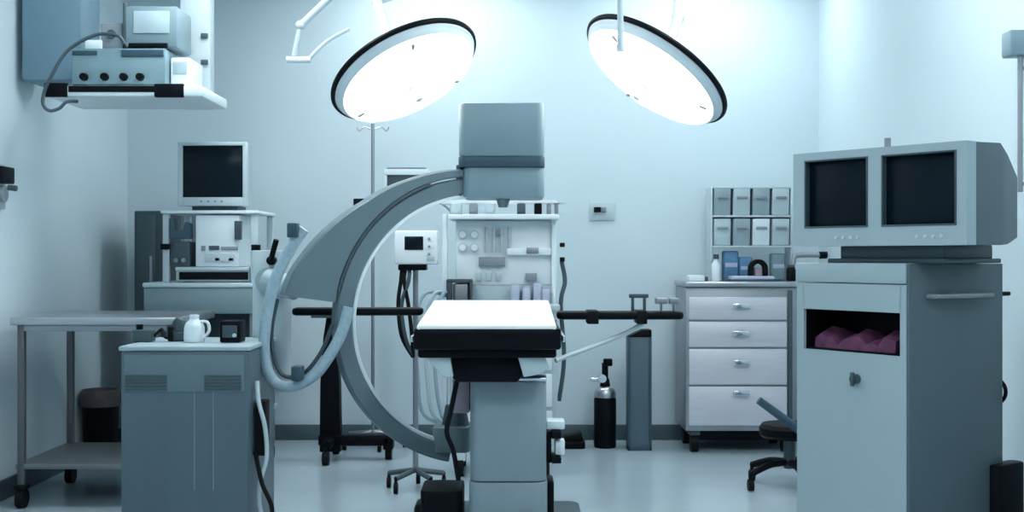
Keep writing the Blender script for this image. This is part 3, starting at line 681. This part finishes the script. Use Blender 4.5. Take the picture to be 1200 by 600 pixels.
zt = 1.0465
def pack(px0, px1, py, Y, m, label):
    p = thing('sterile_pack', label, 'pack', ((X(px0, Y) + X(px1, Y)) / 2, Y + .03, zt), 0, 'wrapped packs on the drawer cart')
    w = X(px1, Y) - X(px0, Y); h = H(py, Y) - zt
    MB().vbox(-w / 2, w / 2, -.03, .055, 0, h, .015, 3, .012).build('wrap', m, p)
    MB().box(-w / 2 + .01, w / 2 - .01, -.034, -.029, h * .45, h * .6, .001).build('tape', 'lav', p)
pack(848, 866, 294, 7.50, 'blue', 'blue wrapped pack beside the white bottle under the bin rack')
pack(866.5, 882, 301, 7.50, 'blue', 'lower blue wrapped pack in the middle under the bin rack')
pack(904, 921, 297, 7.50, 'teal', 'grey-blue wrapped pack at the right under the bin rack')
bt = thing('white_bottle', 'small white bottle with dark cap at the left of the drawer cart top', 'bottle', (X(839, 7.38), 7.38, zt))
MB().lathe([(0, 0), (.024, 0), (.026, .01), (.026, .10), (.014, .125), (.012, .135), (0, .135)], n=24).build('bottle_body', 'white', bt)
MB().cyl((0, 0, .135), (0, 0, .165), .018).build('cap', 'greyd', bt)
ty = thing('instrument_tray', 'shallow lavender tray with dark rim lying on the drawer cart', 'tray', (X(882, 7.36), 7.36, zt))
MB().box(-.15, .16, -.07, .07, 0, .012, .003).build('tray_base', 'stripe', ty)
MB().box(-.14, .12, -.062, .062, .010, .030, .004).build('liner', 'lav', ty)
bd = thing('black_scope_head', 'black arched scope head standing on the lavender tray', 'instrument', (X(888, 7.36), 7.36, zt + .031))
MB().band(0, 180, lambda a: .03, lambda a: .058, -.03, .03, 24, Matrix.Translation((0, 0, .045))).box(-.058, -.03, -.03, .03, 0, .048, .003).box(.03, .058, -.03, .03, 0, .048, .003).build('arch', 'black', bd)
MB().box(-.024, .024, -.025, .02, 0, .05, .008).build('lens_block', 'pink', bd)
jr = thing('specimen_jar', 'small dark jar at the right edge of the drawer cart top', 'jar', (X(927, 7.285), 7.285, zt))
MB().lathe([(0, 0), (.026, 0), (.028, .01), (.028, .07), (.02, .085), (0, .085)], n=24).build('jar_body', 'black', jr)
MB().cyl((0, 0, .082), (0, 0, .10), .02).build('lid', 'greyd', jr)
bxx = thing('tissue_box', 'small white box at the front left corner of the drawer cart', 'box', (X(817, 7.32), 7.32, zt))
MB().box(-.055, .04, -.04, .05, 0, .035, .004).build('box_body', 'white', bxx)
MB().box(.04, .062, -.03, .04, 0, .028, .003).build('end_flap', 'greyd', bxx)

# gas cylinder, grey stand, foot pedal along the back wall
gc = thing('gas_cylinder', 'short black gas cylinder with a silver collar by the back wall', 'gas cylinder', (X(709, 7.50), 7.50, 0))
MB().lathe([(0, 0), (.066, 0), (.070, .012), (.070, .30), (.062, .32), (0, .32)], n=32).build('cylinder_body', 'black', gc)
MB().lathe([(.068, .315), (.069, .32), (.066, .35), (.05, .375), (.03, .385), (0, .385)], n=32).build('collar', 'steel', gc)
MB().cyl((0, 0, .38), (0, 0, .43), .034, .026).cyl((0, 0, .43), (0, 0, .53), .02).box(-.01, .045, -.025, .025, .51, .555, .006).build('valve', 'black', gc)
MB().cyl((-.02, -.01, .42), (-.09, -.02, .43), .012).cyl((-.02, -.02, .435), (-.02, -.05, .435), .026, n=20).build('regulator', 'chrome', gc)
gs = thing('grey_pedestal', 'slim grey upright pedestal with dark edges right of the gas cylinder', 'stand', (X(748.5, 7.42), 7.42, 0))
MB().box(-.062, .062, -.055, .06, .02, .70, .006).build('post', 'cart', gs)
for s in (-1, 1): MB().box(s * .066 - .008, s * .066 + .008, -.062, .064, .0, .70, .004).build('edge_trim', 'stripe', gs)
MB().box(-.074, .074, -.062, .064, 0, .03, .004).build('foot', 'stripe', gs)
MB().prism([(-.074, .70), (.074, .70), (.074, .745), (.02, .745)], -.06, .062, .004).build('cap', 'black', gs)
fp = thing('foot_pedal', 'low black foot pedal on the floor left of the gas cylinder', 'foot pedal', (X(672, 7.5), 7.5, 0))
MB().vbox(-.09, .07, -.08, .08, 0, .045, .02).build('pedal_base', 'black', fp)
MB().prism([(-.08, .045), (.06, .045), (.05, .10), (-.06, .075)], -.06, .06, .006).build('treadle', 'rubber', fp)

# rolling stool half hidden behind the console
so = thing('rolling_stool', 'black rolling stool half hidden between the drawer cart and the console', 'stool', (1.42, 6.2, 0))
W = dict(parent=so, world=True)
MB().lathe([(0, .26), (.14, .26), (.155, .275), (.155, .31), (.14, .33), (0, .335)], Matrix.Translation((1.44, 6.2, 0)), 36).build('seat', 'black', **W)
MB().cyl((1.44, 6.2, .10), (1.44, 6.2, .265), .03).build('post', 'greyd', **W)
MB().cyl((X(889, 6.0), 6.0, H(469, 6.0)), (X(934, 6.0), 6.0, H(502, 6.0)), .020, .022).cyl((X(934, 6.0), 6.0, H(502, 6.0)), (1.46, 6.12, .29), .016).build('lever', 'stripe', **W)
for k in range(5):
    an = k * 2 * PI / 5 + 3.55; ex, ey = 1.44 + .24 * math.cos(an), 6.2 + .24 * math.sin(an)
    lg = MB().tube([(1.44, 6.2, .13), (1.44 + .12 * math.cos(an), 6.2 + .12 * math.sin(an), .125), (ex, ey, .085)], .018, 8).build('leg', 'black', **W)
    MB().cyl((ex - .014, ey, .03), (ex + .014, ey, .03), .03, n=16).cyl((ex, ey, .03), (ex, ey, .09), .010, n=8).build('caster', 'rubber', lg)

# ------------------------------------------------------------------ right: imaging console and its twin screens
A = math.radians(56)
P = Vector((1.353, 4.10)); u = Vector((math.cos(A), -math.sin(A))); vv = Vector((math.sin(A), math.cos(A)))
w, d = .495, .535
cc = P - u * w / 2 + vv * d / 2
cn = thing('imaging_console', 'tall pale grey console cabinet with an open slot at the right', 'console', (cc.x, cc.y, 0), -A)
hw, hd = w / 2, d / 2
f = MB()
f.box(-hw, hw, -hd + .30, hd, .09, 1.10, 0)
f.box(-hw, hw, -hd, -hd + .30, .09, .853, 0)
f.box(-hw, -hw + .034, -hd, -hd + .30, .853, 1.10, 0)
f.box(hw - .026, hw, -hd, -hd + .30, .853, 1.10, 0)
f.box(-hw + .03, hw - .02, -hd, -hd + .30, 1.003, 1.10, 0)
f.build('cabinet_body', 'console', cn)
MB().box(hw, hw + .012, -hd + .002, hd, .09, 1.172, .003).build('side_panel', 'consoleshade', cn)  # side coloured dark to carry its shading
MB().box(-hw - .004, hw, -hd - .004, hd, 1.103, 1.175, .006).build('cabinet_top', 'console', cn)
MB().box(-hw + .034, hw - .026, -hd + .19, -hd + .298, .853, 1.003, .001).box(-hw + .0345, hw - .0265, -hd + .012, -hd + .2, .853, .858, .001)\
    .box(-hw + .034, -hw + .037, -hd + .012, -hd + .2, .853, 1.003, .001).box(hw - .029, hw - .026, -hd + .012, -hd + .2, .853, 1.003, .001).box(-hw + .034, hw - .026, -hd + .012, -hd + .2, 1.000, 1.003, .001).build('slot_shade_lining', 'black', cn)  # black liner puts the slot's inner shade into the colour
MB().cyl((.035, -hd, .76), (.035, -hd - .02, .76), .018, n=20).box(.028, .042, -hd - .03, -hd - .018, .735, .785, .003).build('lock', 'greyd', cn)
hr = MB().tube([(hw + .01, -hd + .10, 1.06), (hw + .045, -hd + .10, 1.06), (hw + .045, -hd + .42, 1.06), (hw + .01, -hd + .42, 1.06)], .010, 8, smooth=False); hr.build('grab_rail', 'steeld', cn)
MB().cyl((hw - .01, hd, 1.06), (hw - .01, hd + .07, 1.06), .008).build('cable_hook', 'black', cn)
MB().band(0, 359.9, lambda a: .040, lambda a: .052, -.006, .006, 32, Matrix.Translation((hw - .03, hd + .012, .70))).cyl((hw - .03, hd, .745), (hw - .03, hd + .012, .745), .006).build('cable_ring', 'black', cn)
for sx in (-hw + .06, hw - .06):
    for sy in (-hd + .07, hd - .07): caster(cn, sx, sy, .032)
MB().vbox(hw - .02, hw + .045, hd - .08, hd + .10, .0, .44, .03).build('cable_cover', 'black', cn) 
mg = thing('plum_cloth', 'folded plum-coloured cloth inside the slot of the console', 'cloth', (cc.x, cc.y, .8595), -A)
cl = MB(); loops = []
for i in range(15):
    x = -hw + .06 + i * (w - .13) / 14
    hgt = .045 + .018 * math.sin(i * 1.1) + .012 * math.sin(i * 2.7)
    loops.append([(x, -hd + .03, 0), (x, -hd + .17, 0), (x, -hd + .165, hgt), (x, -hd + .10, hgt + .012), (x, -hd + .035, hgt * .8)])
cl.loft(loops).build('folded_cloth', 'magenta', mg)

B = math.radians(50.9)
ml, mr = Vector((1.048, 4.45)), Vector((1.487, 3.91)); um = (mr - ml).normalized(); vm = Vector((-um.y, um.x)); wm = (mr - ml).length
mc = (ml + mr) / 2 + vm * .20
tm = thing('twin_monitor', 'pale housing with two dark screens on top of the console', 'monitor', (mc.x, mc.y, 1.175), math.atan2(um.y, um.x))
z0, z1 = 1.236 - 1.175, 1.579 - 1.175; hw = wm / 2; y0 = -.20
s1 = (-hw + .0735 * wm, -hw + .4626 * wm); s2 = (-hw + .5417 * wm, -hw + .95 * wm); sz = (1.302 - 1.175, 1.551 - 1.175)
fb = MB()
for (a0, a1) in ((-hw, s1[0]), (s1[1], s2[0]), (s2[1], hw)): fb.box(a0, a1, y0, y0 + .06, z0, z1, .0)
for s_ in (s1, s2): fb.box(s_[0], s_[1], y0, y0 + .06, z0, sz[0], 0).box(s_[0], s_[1], y0, y0 + .06, sz[1], z1, 0)
fb.build('front_bezel', 'console', tm)
for s_ in (s1, s2):
    sc_ = MB().box(s_[0], s_[1], y0 + .022, y0 + .05, sz[0], sz[1], .004).build('screen', 'screen', tm)
    fr = MB(); e = .006
    fr.box(s_[0], s_[0] + e, y0 - .003, y0 + .03, sz[0], sz[1], .001).box(s_[1] - e, s_[1], y0 - .003, y0 + .03, sz[0], sz[1], .001).box(s_[0], s_[1], y0 - .003, y0 + .03, sz[0], sz[0] + e, .001).box(s_[0], s_[1], y0 - .003, y0 + .03, sz[1] - e, sz[1], .001)
    fr.build('screen_frame', 'greyd', sc_)
def rect(x, y, a, b_): return [(-x, y, a), (x, y, a), (x, y, b_), (-x, y, b_)]
MB().loft([rect(hw - .001, y0 + .06, z0 + .001, z1 - .001), rect(hw - .002, y0 + .22, z0 + .001, z1 + .004), rect(hw - .02, y0 + .30, z0 + .005, z1 - .03), rect(hw - .06, y0 + .44, z0 + .03, z1 - .10)]).build('housing', 'consoleshade', tm)  # takes the same shade-toned grey as the console side
MB().box(-.20, .22, -.12, .20, .012, z0 + .004, .008).build('swivel_neck', 'greyd', tm)
MB().box(-.24, .24, -.14, .22, 0, .016, .004).build('swivel_base', 'greyd', tm)
MB().cyl((.02, y0 + .05, z1), (.02, y0 + .05, z1 + .035), .011).build('indicator', 'knobgrey', tm)
for k in range(4):
    for s_ in (s1, s2):
        x = s_[0] + .14 + .03 * k; MB().cyl((x, y0, z0 + .03), (x, y0 - .006, z0 + .03), .006, n=12).build('button', 'cream', tm)

# ------------------------------------------------------------------ things on the walls
yw = 5.76
g = thing('gas_outlet_mount', 'black and grey gas outlet on the left-hand wall', 'gas outlet', (XL, yw, H(220, yw)))
MB().box(0, .02, -.12, .12, -.10, .12, .006).build('mount_plate', 'greyl', g)
MB().box(.02, .09, -.09, .06, .02, .10, .008).build('regulator', 'black', g)
MB().cyl((.02, -.02, -.03), (.075, -.02, -.03), .045, .04, 20).build('flow_valve', 'knobgrey', g)
MB().cyl((.09, -.02, .0), (.13, -.02, -.005), .014).build('outlet_nozzle', 'greyd', g)
s_ = thing('wall_socket', 'small black socket on a pale plate on the back wall', 'socket', (X(702, YB), YB, H(246, YB)))
MB().box(-.06, .10, -.010, 0, -.07, .05, .003).build('plate', 'cream', s_)
MB().box(-.035, .010, -.035, -.010, -.016, .018, .004).build('plug', 'black', s_)
MB().box(.012, .045, -.024, -.010, -.016, .018, .004).build('switch', 'knobgrey', s_)
yr = 4.62
rl = thing('wall_mount_rail', 'vertical steel rail with a grey box at its top on the right-hand wall', 'wall rail', (XR, yr, H(190, yr)))
W = dict(parent=rl, world=True)
MB().box(XR - .085, XR, yr - .03, yr + .06, H(66, yr), H(36, yr), .008).build('rail_box', 'detect', **W)
MB().cyl((XR - .035, yr, H(225, yr)), (XR - .035, yr, H(66, yr)), .010).build('rod', 'steeld', **W)
for py in (80, 215):
    MB().cyl((XR - .04, yr, H(py, yr)), (XR, yr, H(py, yr)), .008).build('standoff', 'steeld', **W)

# ------------------------------------------------------------------ world, camera, view
wd = bpy.data.worlds.new('World'); SC.world = wd; wd.use_nodes = True
wd.node_tree.nodes['Background'].inputs['Color'].default_value = (.5, .65, .75, 1)
wd.node_tree.nodes['Background'].inputs['Strength'].default_value = .02
cam = bpy.data.cameras.new('camera'); co = bpy.data.objects.new('camera', cam); COL.objects.link(co)
co.location = (0, 0, 1.2); co.rotation_euler = (PI / 2, 0, 0)
cam.sensor_fit = 'HORIZONTAL'; cam.sensor_width = 36; cam.lens = 42; cam.clip_start = .05
SC.camera = co
SC.view_settings.view_transform = 'Standard'; SC.view_settings.look = 'None'
SC.view_settings.gamma = 1; SC.view_settings.exposure = 0.5; SC.view_settings.use_curve_mapping = False
SC.cycles.use_denoising = True
SC.cycles.max_bounces = 8; SC.cycles.diffuse_bounces = 5
